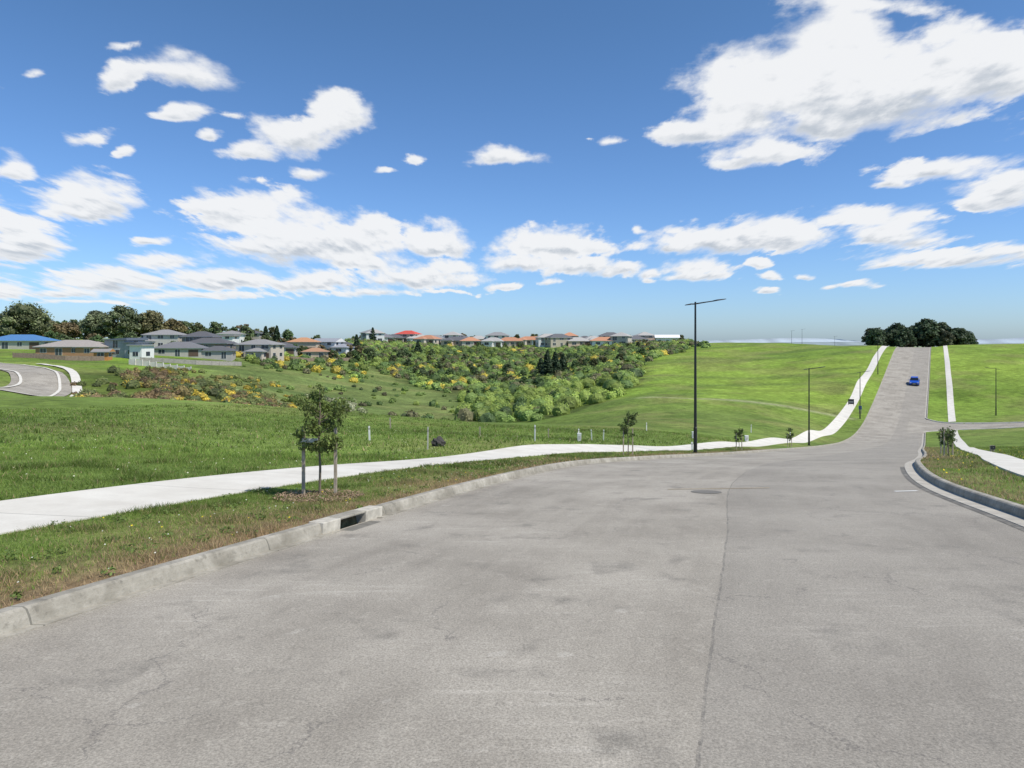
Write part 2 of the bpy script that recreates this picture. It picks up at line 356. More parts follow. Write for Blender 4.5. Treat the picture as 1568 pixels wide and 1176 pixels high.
# ------------------------------------------------------------------ kerbs, footpaths
cm = bpy.data.materials.new('kerb_concrete'); N, Lk = nt(cm); b = N['Principled BSDF']
tc = N.new('ShaderNodeTexCoord').outputs['Object']; s3 = N.new('ShaderNodeSeparateXYZ'); Lk.new(tc, s3.inputs[0])
n1 = noise(N, Lk, tc, 2.5, 7, .7); n2 = noise(N, Lk, tc, 40, 4, .7); n5 = noise(N, Lk, tc, 9, 5, .7)
c = mixc(N, Lk, maprange(N, Lk, n1, .38, .68, 0, 1), (.24,.22,.175), (.47,.44,.37))
c = mixc(N, Lk, maprange(N, Lk, n2, .45, .7, 0, .5), c, (.16,.145,.11))
c = mixc(N, Lk, maprange(N, Lk, n5, .56, .7, 0, .6), c, (.10,.092,.072))
jt = M2(N, Lk, 'LESS_THAN', M2(N, Lk, 'FRACT', M2(N, Lk, 'MULTIPLY', s3.outputs[1], .42)), .006)
c = mixc(N, Lk, M2(N, Lk, 'MULTIPLY', jt, .6), c, (.07,.07,.055))
Lk.new(c, b.inputs['Base Color']); b.inputs['Roughness'].default_value = .9
bp = N.new('ShaderNodeBump'); bp.inputs['Strength'].default_value = .6; bp.inputs['Distance'].default_value = .012
Lk.new(n2, bp.inputs['Height']); Lk.new(bp.outputs[0], b.inputs['Normal'])
def pathmat(name):
    m = bpy.data.materials.new(name); N, Lk = nt(m); b = N['Principled BSDF']
    tc = N.new('ShaderNodeTexCoord').outputs['Object']; s3 = N.new('ShaderNodeSeparateXYZ'); Lk.new(tc, s3.inputs[0])
    a = noise(N, Lk, tc, 1.1, 6, .65); f = noise(N, Lk, tc, 35, 3, .7)
    c = mixc(N, Lk, maprange(N, Lk, a, .35, .65, 0, 1), (.55,.52,.45), (.66,.635,.56))
    c = mixc(N, Lk, maprange(N, Lk, f, .5, .75, 0, .35), c, (.42,.40,.35))
    j = M2(N, Lk, 'LESS_THAN', M2(N, Lk, 'FRACT', M2(N, Lk, 'MULTIPLY', s3.outputs[1], .36)), .012)
    c = mixc(N, Lk, M2(N, Lk, 'MULTIPLY', j, .5), c, (.22,.21,.18))
    Lk.new(c, b.inputs['Base Color']); b.inputs['Roughness'].default_value = .9; return m
pm = pathmat('footpath_concrete')
def strip(name, ys, edge, sgn, prof, m, keep=None):
    pr = np.array(prof)
    Xk = edge(ys)[:,None]+sgn*pr[:,0][None]; Yk = np.broadcast_to(ys[:,None], Xk.shape)
    base_ = H(edge(ys), ys)[:,None]
    Zk = base_+pr[:,1][None] if (pr[:,0].max() < 1 and edge is not RP) else H(Xk, Yk)+pr[:,1][None]
    Fc = grid_faces(*Xk.shape)
    if sgn > 0: Fc = Fc[:, ::-1]
    Fc = Fc.reshape(len(ys)-1, -1, 4)
    if keep is not None: Fc = Fc[keep(ys[:-1], Xk[:-1, 0])]
    return fast_mesh(name, [dict(V=np.stack([Xk, Yk, Zk], -1), F=Fc.reshape(-1,4))], [m])
KP = [(0,-.05),(0.012,.06),(.035,.118),(.06,.135),(.16,.135),(.185,.12),(.19,-.2)]
strip('kerb', rr_, L, -1, [(-.09,-.02),(-.09,.008)]+[(0,.008)]+KP[1:], cm, keep=lambda y, x: ~((y > 8.1) & (y < 9.2)))
kr = lambda y, x: ~in_street(x+.5, y)
strip('kerb', rr_, R, 1, KP, cm, keep=kr)
chm = mat('channel_concrete', (.40,.375,.32), .85, .25, 3, .2)
strip('gutter_channel', rr_, R, 1, [(-.28,-.02),(-.28,.010),(-.02,.006),(.005,.006)], chm, keep=kr)
sealm = mat('dark_sealant', (.15,.14,.12), .8, .5, 6)
strip('sealant_band', rr_[rr_ < 19], R, 1, [(-.40,.004),(-.29,.004)], sealm)
strip('footpath', rr_[rr_ < 250], L, -1, [(3.0,.05),(3.0,.125),(4.0,.125),(4.9,.125),(4.9,.05)], pm)
strip('footpath', rr_[rr_ < 250], RP, 1, [(-.6,.05),(-.6,.15),(0,.155),(.6,.15),(.6,.05)], pm, keep=lambda y, x: ~in_street(x+.8, y, .6))
for sg in (-1, 1):
    s_ = np.arange(.2, 80, .6); h_ = street_half(s_)
    pr = [(0,0),(.02,.15),(.25,.15),(.26,-.1)]
    Vk = []
    for a, z in pr:
        q = sg*(h_+a); x_ = SS0[0]+SD[0]*s_+SN[0]*q; y_ = SS0[1]+SD[1]*s_+SN[1]*q
        Vk.append(np.stack([x_, y_, H(x_, y_)+z], -1))
    fast_mesh('kerb', [dict(V=np.stack(Vk, 1), F=grid_faces(len(s_), 4))], [pm])
def ribbon(name, pts, width, m, lift=.1, n=60):
    P = np.array(pts, float); t = np.arange(len(P)); tt = np.linspace(0, len(P)-1, n)
    x = curve(list(zip(t, P[:,0])))(tt); y = curve(list(zip(t, P[:,1])))(tt)
    dx = np.gradient(x); dy = np.gradient(y); l = np.hypot(dx, dy); nx = -dy/l; ny = dx/l
    w = np.linspace(-.5,.5,7)*width
    Xq = x[:,None]+nx[:,None]*w; Yq = y[:,None]+ny[:,None]*w
    return fast_mesh(name, [dict(V=np.stack([Xq, Yq, G(Xq, Yq)+lift], -1), F=grid_faces(*Xq.shape))], [m], smooth=True,
                     uv=np.stack([np.broadcast_to(w/width*.4+.25, Xq.shape), Yq], -1).reshape(-1,2))
dr = wp([(-150,74),(-60,76),(10,80),(50,86),(64,96),(48,108),(5,116),(-60,124),(-160,132)])
ribbon('distant_road', dr, 7.0, rm, .10)
ribbon('distant_kerb', wp([(-150,70),(-60,71.5),(22,75),(72,82),(92,96),(76,112),(15,121),(-60,130)]), .35, pm, .2)
ribbon('distant_kerb', wp([(-100,81),(-10,84),(22,89),(32,96),(20,104),(-15,110),(-80,116)]), .35, pm, .2)
ribbon('distant_footpath', wp([(60,70),(110,84),(118,98),(104,115),(60,126)]), 1.2, pm, .14)

# storm drain let into the kerb
def frame(x, y, dx, dy):
    d = math.hypot(dx, dy); dx /= d; dy /= d; e = .5
    t = Vector((dx, dy, float(H(x+dx*e, y+dy*e)-H(x-dx*e, y-dy*e))/(2*e))).normalized()
    s = Vector((dy,-dx,0)).normalized(); u = s.cross(t)
    return Matrix(((s.x,t.x,u.x,x),(s.y,t.y,u.y,y),(s.z,t.z,u.z,float(H(x, y))),(0,0,0,1)))
dy0 = 8.72; sl = float(L(9.2)-L(8.2))
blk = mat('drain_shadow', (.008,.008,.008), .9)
lt = mat('drain_concrete', (.46,.43,.36), .9, .3, 7, .3)
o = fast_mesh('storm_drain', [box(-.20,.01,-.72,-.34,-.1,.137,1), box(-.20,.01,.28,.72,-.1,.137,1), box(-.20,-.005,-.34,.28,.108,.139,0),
      box(-.20,-.15,-.34,.28,-.2,.108,2), box(-.15,.03,-.34,.28,-.2,-.07,2), box(.035,.22,-.40,.34,-.05,.007,3)], [cm, lt, blk, mat('drain_apron_shaded', (.17,.16,.135), .9, .3, 6)])  # apron colour darkened: shadow by the slot is painted in
o.matrix_world = frame(float(L(dy0)), dy0, sl, 1)
bv = o.modifiers.new('b', 'BEVEL'); bv.width = .01; bv.segments = 2

def disc(name, x, y, r, m, z=.006):
    a = np.arange(24)/24*2*math.pi; V = [(x,y,float(H(x,y))+z)]+[(x+r*math.cos(t), y+r*math.sin(t), float(H(x+r*math.cos(t), y+r*math.sin(t)))+z) for t in a]
    return fast_mesh(name, [dict(V=V, F=[(0,i+1,(i+1)%24+1) for i in range(24)])], [m])
disc('manhole_cover', 3.5, 12.3, .27, mat('cast_iron', (.16,.15,.13), .8, .3, 20))
def decal(name, P, m, z=.005):
    P = [(x, y, float(H(x, y))+z) for x, y in P]
    return fast_mesh(name, [dict(V=P, F=[tuple(range(len(P)))])], [m])
decal('road_marking', [(6.95,12.35),(7.42,12.45),(7.42,12.54),(6.95,12.44)], mat('white_paint', (.72,.72,.68), .6, .1, 12))
decal('road_patch', [(2.9,12.7),(4.9,12.95),(4.9,13.02),(2.9,12.77)], mat('tan_seal', (.36,.29,.19), .9, .2, 5))

# ------------------------------------------------------------------ grass blades
def blades(xs, ys, w, h):
    x = xs; y = ys; n_ = len(x); z = G(x, y)-.015
    tuft = sst(.5,.72,fbm(x/.7+9, y/.7+2, 3))
    a = rng.random(n_)*2*math.pi; ht = h*(.4+rng.random(n_)*.8+tuft*.9); wd = w*(.6+.8*rng.random(n_))
    lx = rng.normal(size=n_)*.5*ht; ly = rng.normal(size=n_)*.5*ht
    b1 = np.stack([x-np.cos(a)*wd, y-np.sin(a)*wd, z], -1); b2 = np.stack([x+np.cos(a)*wd, y+np.sin(a)*wd, z], -1)
    t = np.stack([x+lx, y+ly, z+ht], -1)
    V = np.stack([b1, b2, t], 1).reshape(-1,3)
    k = rng.random((n_,1)); pt = fbm(x/1.3, y/1.3, 3)[:,None]; pt2 = fbm(x/6, y/6, 4)[:,None]
    cg = np.array([.125,.20,.032])*(1-k)+np.array([.25,.345,.075])*k
    cg = cg*(.5+1.0*pt2)*(1-.35*tuft[:,None])
    dl = L(y)-x; dd = np.exp(-np.clip(np.where(dl > 0, dl, x-R(y)), 0, 50)/1.4)[:,None]
    st = (rng.random((n_,1)) < np.clip(.06+1.1*dd*sst(.36,.55,pt*.5+pt2*.5+.1*dd), 0, .88))
    cg = np.where(st, np.array([.42,.31,.17])*(.6+.6*rng.random((n_,1))), cg)
    return dict(V=V, F=np.arange(n_*3).reshape(-1,3), C=np.repeat(cg, 3, 0))
def side_pts(n_, sgn, o0, o1, y0, y1, pw=1.0):
    y = y0+(y1-y0)*rng.random(n_)**pw; o = o0+(o1-o0)*rng.random(n_)
    x = L(y)-o if sgn < 0 else R(y)+o
    k = (np.abs(x/y) < .95) & ~in_street(x, y, .4) & (np.abs(x-RP(y)) > .62)
    x = x[k]; y = y[k]
    bare = sst(.52,.66,fbm(x/.9+5, y/.9, 3))*np.exp(-np.clip(np.maximum(L(y)-x, x-R(y)),0,50)/1.2)
    keep = rng.random(len(x)) < (.4+.9*sst(.3,.6,fbm(x/.5, y/.5, 2)))*(1-.85*bare); return x[keep], y[keep]
P_ = []
for n, sg, o0, o1, y0, y1, pw, w, h in [(110000,-1,.19,2.98,2.5,16,1.2,.0035,.045),(120000,-1,4.92,16,5,22,1.3,.006,.065),
        (35000,-1,.19,2.98,16,50,1.2,.012,.055),(90000,-1,4.95,45,18,62,1.1,.02,.09),(50000,1,.2,6,6,22,1.1,.006,.055),
        (25000,1,.2,6,22,60,1,.014,.07),(30000,1,6,14,10,60,1,.018,.09)]:
    x, y = side_pts(n, sg, o0, o1, y0, y1, pw); P_.append(blades(x, y, w, h))
fast_mesh('grass', P_, [leafmat('grass_blade', .35, .55)])
P_ = []
for n, sg, o0, o1, y0, y1, s, cc in [(60,-1,.3,2.9,4,22,.011,(.75,.58,.03)),(150,1,.3,5,9,45,.022,(.75,.58,.03)),(700,-1,5.1,25,6,45,.016,(.62,.62,.45)),
                                    (150,-1,.3,2.9,3,20,.009,(.6,.6,.5)),(120,1,5.1,12,15,60,.03,(.75,.6,.05))]:
    x, y = side_pts(n, sg, o0, o1, y0, y1); z = G(x, y)+.04+.02*rng.random(len(x))
    P_.append(leaves(np.stack([x, y, z], -1), unit(rng.normal(size=(len(x),3))*.25+np.array([0,-.4,1])), s*(.7+.6*rng.random(len(x))), np.tile(cc, (len(x),1)), .95))
fast_mesh('wildflowers', P_, [leafmat('petal', .2)])
n = 260; x, y = side_pts(n, -1, .25, 2.9, 3, 20); m_ = len(x)
fast_mesh('verge_weeds', foliage(np.stack([x, y, G(x, y)+.01], -1), np.stack([.04+.06*rng.random(m_)]*2+[.025+.025*rng.random(m_)], -1), 26, .018, np.array([.085,.12,.03])*(.7+.6*rng.random((m_,1))), core=0, jit=.5, low=0), [leafmat('young_leaf', .3)])
n = 2200; a = rng.random(n)*6.283; r = .62*np.sqrt(rng.random(n)); x = -3.0+r*np.cos(a)*1.1; y = 10.6+r*np.sin(a)*1.2
fast_mesh('bark_mulch', [leaves(np.stack([x, y, G(x, y)+.01+.03*rng.random(n)], -1), unit(rng.normal(size=(n,3))*.5+np.array([0,0,1])), .020, np.array([.30,.21,.14])*(.5+.9*rng.random((n,1))), .35)], [leafmat('mulch', .0, .9)])

# ------------------------------------------------------------------ young staked trees
timber = mat('timber_stake', (.38,.32,.24), .85, .3, 9, .3)
barkm = mat('young_bark', (.17,.14,.10), .9, .3, 20)
def young_tree(x, y, h, cw, crown0, nleaf, lsize, colr, stake_h=1.05, sx=.23, seed=0, tape=False):
    z = float(G(x, y)); e = empty('young_tree', (x, y, z)); R_ = np.random.default_rng(seed)
    Pt = [(0,0,-.05),(.01,0,h*.25),(-.015,.01,h*.5),(.01,0,h*.75),(0,0,h*.95)]
    parts = [tube(Pt, [.022,.019,.015,.01,.004], 8)]
    cen = []; rad = []
    for i in range(17):
        t = R_.uniform(crown0, .98); a = i*2.4+R_.uniform(-.4,.4)
        fall = (1-((t-(crown0+.28))/(1-crown0))**2*1.1); ln_ = cw*.5*max(.25, fall)*R_.uniform(.6,1.05)
        p0 = np.array([0,0,h*t*.82]); p1 = np.array([math.cos(a)*ln_, math.sin(a)*ln_, h*t*.9+ln_*.35])
        parts.append(tube([p0, (p0+p1)/2+[0,0,-.02], p1], [.008,.006,.003], 6, cap=False))
        for q in (.55,.8,1.0):
            cen.append(p0*(1-q)+p1*q+R_.normal(size=3)*.03); rad.append(np.array([1,1,.8])*R_.uniform(.07,.13)*cw/.78)
    cen.append(np.array([0,0,h*.95])); rad.append(np.array([.08,.08,.12]))
    fast_mesh('trunk', parts, [barkm], parent=e)
    cen = np.array(cen); rad = np.array(rad); cc = np.array(colr)*(.55+.9*R_.random((len(cen),1)))
    fast_mesh('leaves', foliage(cen, rad, max(6, nleaf//len(cen)), lsize, cc, core=0, var=.35, jit=.9, low=-1), [leafmat('young_leaf', .3)], parent=e)
    for i, (s, dz) in enumerate(((-1,.03),(1,0))):
        q = s*sx; t = .022
        gz = float(G(x+q, y+s*.05)-z)
        fast_mesh('stake_%d' % (i+1), [box(q-t, q+t, s*.06-t, s*.06+t, gz-.1, stake_h+dz)], [timber], parent=e)
    tb = [(-sx,-.09,stake_h-.18),(-.02,-.02,stake_h-.2),(sx,.04,stake_h-.2)]
    fast_mesh('tree_tie', [tube(tb, .012, 6, cap=False)], [mat('tie_webbing', (.06,.055,.05), .8)], parent=e)
    if tape:
        fast_mesh('brace_board', [box(-sx-.03, .0, -.11,-.085, stake_h-.21, stake_h-.15)], [mat('pale_board', (.62,.60,.53), .7, .1)], parent=e)
    return e
young_tree(-3.03,10.75,1.75,.78,.42,4200,.024,(.085,.112,.03), 1.06, .235, 3, True)
young_tree(4.76,28.0,1.85,.7,.45,1200,.035,(.055,.078,.024), 1.1, .2, 4)
young_tree(14.7,44.2,1.5,.6,.4,500,.05,(.05,.072,.022), 1.1, .2, 5)
young_tree(24.4,60,1.75,.7,.35,400,.06,(.055,.078,.024), 1.1, .2, 6)
young_tree(16.75,26.2,1.15,.55,.4,700,.035,(.055,.078,.024), 1.0, .2, 7)
young_tree(20.9,33.0,1.25,.55,.4,500,.04,(.055,.078,.024), 1.0, .2, 8)

# ------------------------------------------------------------------ street lamps
steel = mat('lamp_black_steel', (.012,.013,.014), .45, .2, 3, spec=.5)
def lamp(x, y, h=7.7, rz=0., z=None, double=True):
    z = float(G(x, y)) if z is None else z
    parts = [tube([(0,0,-.2),(0,0,.02),(0,0,.03),(0,0,1.3),(0,0,1.32),(0,0,h*.6),(0,0,h)], [.11,.11,.095,.09,.075,.06,.045], 8)]
    parts.append(tube([(0,0,.0),(0,0,.03)], [.17,.17], 8))
    parts.append(tube([(-.15,0,h-.12),(0,0,h-.10),(.5,0,h-.02),(1.0,0,h+.05)], [.03,.035,.03,.025], 8))
    def head(x0, x1, z0, z1):
        V = []
        for xx, zz, w, t in ((x0,z0,.06,.03),(x0+(x1-x0)*.3,z0+(z1-z0)*.3,.14,.05),(x1-(x1-x0)*.1,z1-(z1-z0)*.1,.13,.03),(x1,z1,.07,.015)):
            V += [(xx,-w,zz-t*.4),(xx,w,zz-t*.4),(xx,w*.8,zz+t),(xx,-w*.8,zz+t)]
        Fc = [(0,1,2,3),(12,15,14,13)]
        for i in range(3):
            for j in range(4): k = (j+1) % 4; Fc.append((i*4+j, (i+1)*4+j, (i+1)*4+k, i*4+k))
        return dict(V=V, F=Fc)
    parts.append(head(.85, 1.52, h+.03, h+.13))
    if double: parts.append(head(-.08, -.52, h-.11, h-.17))
    o = fast_mesh('street_lamp', parts, [steel]); o.location = (x, y, z); o.rotation_euler = (0,0,rz); return o
lamp(9.32,34.7, rz=-.1); lamp(29.5,67.8, rz=-.2); lamp(57.1,112, rz=-.3); lamp(79.4,112, rz=2.6); lamp(82.0,153, rz=-.3)
for u, d, h in ((1212,330,7.2),(1228,320,7.7),(1278,340,7.7)): lamp(bx(u,d), d, h)

# ------------------------------------------------------------------ small site furniture
wp_m = mat('white_post_paint', (.72,.72,.68), .6, .1, 6)
def post(u, d, h, w=.045, name='marker_post', m=None):
    x = bx(u, d); z = float(G(x, d)); m = m or wp_m
    o = fast_mesh(name, [box(-w,w,-w*.6,w*.6,-.1,h), box(-w*.8,w*.8,-w*.5,w*.5,h,h+w*.7), box(-w*1.02,w*1.02,-w*.65,w*.65,h*.78,h*.9,1)], [m, mat('post_band', (.35,.33,.3), .6)])
    o.location = (x, d, z); o.rotation_euler = (random.uniform(-.04,.04), random.uniform(-.05,.05), random.uniform(-.3,.3)); return o
post(566,28,.55,.035); post(655,24.2,.78,.022,'fence_post',mat('weathered_post', (.5,.48,.42), .8, .2, 8)); post(819,30,.66,.028); post(906,40,.6,.03); post(924,42,.62,.03); post(886,44,.5,.035)
post(990,60,.7,.035); post(1150,72,.8,.04); post(1060,41,.45,.06); post(598,44,.7,.04,'fence_post',timber); post(1210,80,.8,.04); post(840,38,.5,.025,'fence_post',timber); post(735,33,.45,.025,'fence_post',timber)
def pedestal(x, y, w, h):
    z = float(G(x, y)); o = fast_mesh('utility_pedestal', [box(-w,w,-w*.8,w*.8,-.1,h*.85), box(-w*1.1,w*1.1,-w*.9,w*.9,h*.85,h), box(-w*.7,w*.7,-w*.82,-w*.805,h*.2,h*.7,1)], [wp_m, mat('panel_grey', (.45,.45,.43), .6)])
    o.location = (x, y, z); bv = o.modifiers.new('b','BEVEL'); bv.width = .02; return o
pedestal(bx(887,34),34,.09,.40); pedestal(bx(1143,60),60,.14,.5); pedestal(bx(1062,52),52,.12,.5)
bmx = bmesh.new(); bmesh.ops.create_icosphere(bmx, subdivisions=3, radius=1)
for v in bmx.verts:
    q = v.co; nsc = 1+.25*math.sin(q.x*3+1)*math.sin(q.y*4)+.12*math.sin(q.z*9+q.x*7); v.co = Vector((q.x*.24*nsc, q.y*.2*nsc, q.z*.22*nsc))
me = bpy.data.meshes.new('boulder'); bmx.to_mesh(me); bmx.free(); me.materials.append(mat('dark_rock', (.06,.055,.05), .9, .4, 8, .6))
o = bpy.data.objects.new('boulder', me); col.objects.link(o); o.location = (bx(672,25.5), 25.5, float(G(bx(672,25.5),25.5))+.1)
def board(name, x, y, w, h, lift, m, rz=0):
    z = float(G(x, y)); o = fast_mesh(name, [box(-w/2,-w/2+.08,-.04,.04,-.1,lift+h,1), box(w/2-.08,w/2,-.04,.04,-.1,lift+h,1), box(-w/2-.03,w/2+.03,-.075,-.043,lift,lift+h,0), box(-w/2+.1,w/2-.1,-.085,-.078,lift+h*.3,lift+h*.6,2)], [m, timber, mat('sign_lettering', (.25,.25,.25), .6)])
    o.location = (x, y, z); o.rotation_euler = (0,0,rz)
board('real_estate_sign', bx(1303,123), 123, .9, .9, .2, mat('sign_dark', (.03,.033,.037), .5), -.4)
board('site_sign', bx(1317,116), 116, .4, .6, .7, mat('sign_blue', (.02,.10,.35), .5), -.4)
board('section_sign', bx(1519,38), 38, .22, .2, .15, mat('sign_dark', (.03,.033,.037), .5), .1)

# ------------------------------------------------------------------ blue car
def car(x, y, dx, dy):
    e = empty('blue_car'); P = mat('car_blue_paint', (.01,.07,.42), .3, .05, 1, spec=.6); gl = mat('car_glass', (.01,.012,.015), .1, .1, 1, spec=.8)
    tyre = mat('tyre_rubber', (.015,.015,.015), .9); rim = mat('alloy_rim', (.4,.4,.42), .35, metal=.8); lit = mat('headlamp_glass', (.7,.7,.72), .2); rd = mat('tail_lamp_red', (.4,.01,.01), .3)
    def extr(prof, w0, w1, zt):
        n_ = len(prof); V = []
        for s in (-1,1):
            for (yy, zz) in prof:
                k = min(1, max(0, (zz-zt[0])/(zt[1]-zt[0]))); V.append((s*(w0*(1-k)+w1*k), yy, zz))
        return V, [tuple(range(n_))[::-1], tuple(range(n_, 2*n_))]+[(i, (i+1) % n_, n_+(i+1) % n_, n_+i) for i in range(n_)]
    def add(nm, V, Fc, m, bev=.03):
        me = bpy.data.meshes.new(nm); me.from_pydata(V, [], Fc); me.materials.append(m); me.update()
        o = bpy.data.objects.new(nm, me); col.objects.link(o); o.parent = e
        if bev: b_ = o.modifiers.new('b','BEVEL'); b_.width = bev; b_.segments = 3
        return o
    body = [(-2.1,.35),(-2.12,.72),(-2.0,.98),(-1.1,1.0),(.75,1.0),(1.6,.88),(2.05,.72),(2.12,.45),(2.0,.25),(-1.95,.22)]
    add('body', *extr(body, .90, .84, (.3,1.0)), P, .05)
    cab = [(-1.85,.97),(-1.45,1.40),(-.9,1.47),(.1,1.45),(.95,.98)]
    add('windows', *extr(cab, .80, .62, (.97,1.47)), gl, .03)
    V, Fc = extr([(-1.5,1.42),(.2,1.42),(.08,1.49),(-.9,1.52),(-1.45,1.47)], .66, .60, (1.42,1.52)); add('roof', V, Fc, P, .02)
    for i, (sx, sy) in enumerate(((-1,-1.3),(1,-1.3),(-1,1.3),(1,1.3))):
        fast_mesh('wheel_%d' % (i+1), [tube([(sx*.72,sy,.32),(sx*.91,sy,.32)], .32, 16, 0, cap=False), tube([(sx*.90,sy,.32),(sx*.915,sy,.32),(sx*.917,sy,.32)], [.22,.21,.01], 16, 1, cap=False),
               tube([(sx*.91,sy,.32),(sx*.912,sy,.32)], [.32,.2], 16, 0, cap=False)], [tyre, rim], parent=e)
    fast_mesh('headlamps', [box(-.80,-.50,2.02,2.13,.62,.76), box(.50,.80,2.02,2.13,.62,.76)], [lit], parent=e)
    fast_mesh('grille', [box(-.42,.42,2.05,2.14,.50,.68), box(-.6,.6,2.06,2.13,.28,.40)], [gl], parent=e)
    fast_mesh('number_plate', [box(-.25,.25,2.14,2.155,.42,.50)], [wp_m], parent=e)
    fast_mesh('tail_lamps', [box(-.82,-.6,-2.14,-2.0,.72,.9), box(.6,.82,-2.14,-2.0,.72,.9)], [rd], parent=e)
    fast_mesh('mirrors', [box(-1.02,-.86,.62,.76,.98,1.1), box(.86,1.02,.62,.76,.98,1.1)], [P], parent=e)
    e.matrix_world = frame(x, y, dx, dy)
car(84.0, 142.5, -.53, -.85)

# ------------------------------------------------------------------ houses
glass = mat('window_glass', (.05,.06,.075), .12, .3, 1, spec=.7); trim = mat('window_trim', (.65,.65,.62), .6, .08)
def house(name, u, d, blocks, wall, roof, rz=0, door=(.12,.08,.06), sink=0, zs=.82):
    x = bx(u, d); parts = []
    wm = mat('wall_%s' % (str(wall)), wall, .85, .1, 1.5); rfm = mat('roof_%s' % str(roof), tuple(v*1.25 for v in roof), .75, .14, 2.5)
    gm_ = mat('garage_%s' % str(door), door, .6, .1, 2)
    for bl in blocks:
        x0, y0, w, dp, z0, h, rh, kind = bl
        x1 = x0+w; y1 = y0+dp; zt = z0+h
        parts.append(box(x0, x1, y0, y1, z0-(1.2 if z0 < .1 else 0), zt, 0))
        o_ = .5; ex0, ex1, ey0, ey1 = x0-o_, x1+o_, y0-o_, y1+o_
        if kind == 'flat':
            parts.append(box(ex0, ex1, ey0, ey1, zt, zt+.22, 1))
        elif kind == 'mono':
            parts.append(dict(V=[(ex0,ey0,zt),(ex1,ey0,zt),(ex1,ey1,zt),(ex0,ey1,zt),(ex0,ey0,zt+.2),(ex1,ey0,zt+rh),(ex1,ey1,zt+rh),(ex0,ey1,zt+.2)],
                              F=[(0,3,2,1),(4,5,6,7),(0,1,5,4),(1,2,6,5),(2,3,7,6),(3,0,4,7)], mi=1))
        else:
            parts.append(box(ex0, ex1, ey0, ey1, zt, zt+.16, 3))
            ex0 -= .06; ex1 += .06; ey0 -= .06; ey1 += .06; zb = zt+.163
            hip = kind == 'hip'
            if w >= dp:
                i = (ey1-ey0)/2*(1 if hip else 0); ym = (ey0+ey1)/2
                V = [(ex0,ey0,zb),(ex1,ey0,zb),(ex1,ey1,zb),(ex0,ey1,zb),(ex0+i,ym,zb+rh),(ex1-i,ym,zb+rh)]
                parts.append(dict(V=V, F=[(0,1,5,4),(2,3,4,5),(0,3,2,1)], mi=1)); parts.append(dict(V=V, F=[(1,2,5),(3,0,4)], mi=1 if hip else 0))
            else:
                i = (ex1-ex0)/2*(1 if hip else 0); xm = (ex0+ex1)/2
                V = [(ex0,ey0,zb),(ex1,ey0,zb),(ex1,ey1,zb),(ex0,ey1,zb),(xm,ey0+i,zb+rh),(xm,ey1-i,zb+rh)]
                parts.append(dict(V=V, F=[(1,2,5,4),(3,0,4,5),(0,3,2,1)], mi=1)); parts.append(dict(V=V, F=[(0,1,4),(2,3,5)], mi=1 if hip else 0))
        nst = 2 if h > 4.5 else 1
        for st in range(nst):
            zb = z0+st*2.7
            nw = max(1, int(w/3.2)); sp_ = w/nw
            for k in range(nw):
                cxk = x0+sp_*(k+.5); ww = [.8,.6,1.1,.7][(k+st+int(w)) % 4]; hb = zb+(.1 if (k+st) % 3 == 1 else .95); ht_ = zb+2.2
                if k == nw-1 and st == 0 and z0 < .1 and w > 9:
                    parts.append(box(cxk-1.25, cxk+1.25, y0-.03, y0, zb, zb+2.15, 4)); continue
                parts.append(box(cxk-ww-.07, cxk+ww+.07, y0-.03, y0, hb-.07, ht_+.07, 3)); parts.append(box(cxk-ww, cxk+ww, y0-.045, y0-.031, hb, ht_, 2))
                parts.append(box(cxk-.03, cxk+.03, y0-.055, y0-.046, hb, ht_, 3))
            for xs_, sg in ((x0,-1),(x1,1)):
                nk = max(1, int(dp/4))
                for k in range(nk):
                    cyk = y0+dp/nk*(k+.5); a_, b_ = sorted((xs_, xs_+sg*.03)); parts.append(box(a_, b_, cyk-.87, cyk+.87, zb+.88, zb+2.27, 3))
                    a_, b_ = sorted((xs_+sg*.031, xs_+sg*.045)); parts.append(box(a_, b_, cyk-.8, cyk+.8, zb+.95, zb+2.2, 2))
    o = fast_mesh(name, parts, [wm, rfm, glass, trim, gm_]); o.location = (x, d, float(G(x, d))-sink); o.rotation_euler = (0,0,rz); o.scale = (.95,.95,zs); return o
g = 'hip'
DK = (.085,.085,.09); GR = (.20,.195,.19); TP = (.26,.235,.21)
house('blue_roof_house', 22, 178, [(-8,0,15,9,0,2.5,2.0,g)], (.45,.42,.36), (.06,.15,.30), .1)
house('brick_house', 108, 163, [(-8.5,0,15,9,0,2.5,2.0,g),(3.5,-4,5.5,8,0,2.5,1.5,g)], (.38,.22,.12), TP, .05, (.45,.18,.05))
house('modern_house', 185, 163, [(-4.5,0,6,7,0,5.0,.7,'mono'),(1.5,-.5,3.2,6,0,4.3,.4,'flat'),(-7.5,1,3,6,0,2.9,.3,'flat')], (.33,.35,.37), (.10,.12,.15), -.15)
house('white_house', 210, 161, [(-2,0,3.2,5,0,4.0,.4,'flat')], (.72,.72,.70), (.3,.3,.3), -.1)
house('grey_house', 246, 195, [(-5,0,10,8,0,4.8,1.9,g),(-9,-2,7,8,0,2.6,1.6,g)], (.50,.48,.44), GR, .1)
house('dark_roof_house', 304, 195, [(-5,0,9,7,0,4.9,1.9,g),(-2,-4,12,7,0,2.6,1.9,g)], (.25,.22,.20), DK, 0)
house('single_storey_house', 272, 176, [(-6,0,12,8,0,2.5,2.0,g)], (.42,.40,.36), (.13,.13,.135), .2)
house('white_house', 342, 215, [(-4,0,7,7,0,4.6,.8,'mono')], (.72,.72,.70), GR, .1)
house('two_storey_house', 388, 190, [(-5.5,0,11,8,0,4.9,1.8,g),(-1,-2.5,5,4,0,2.6,1.2,g)], (.50,.44,.36), GR, -.15)
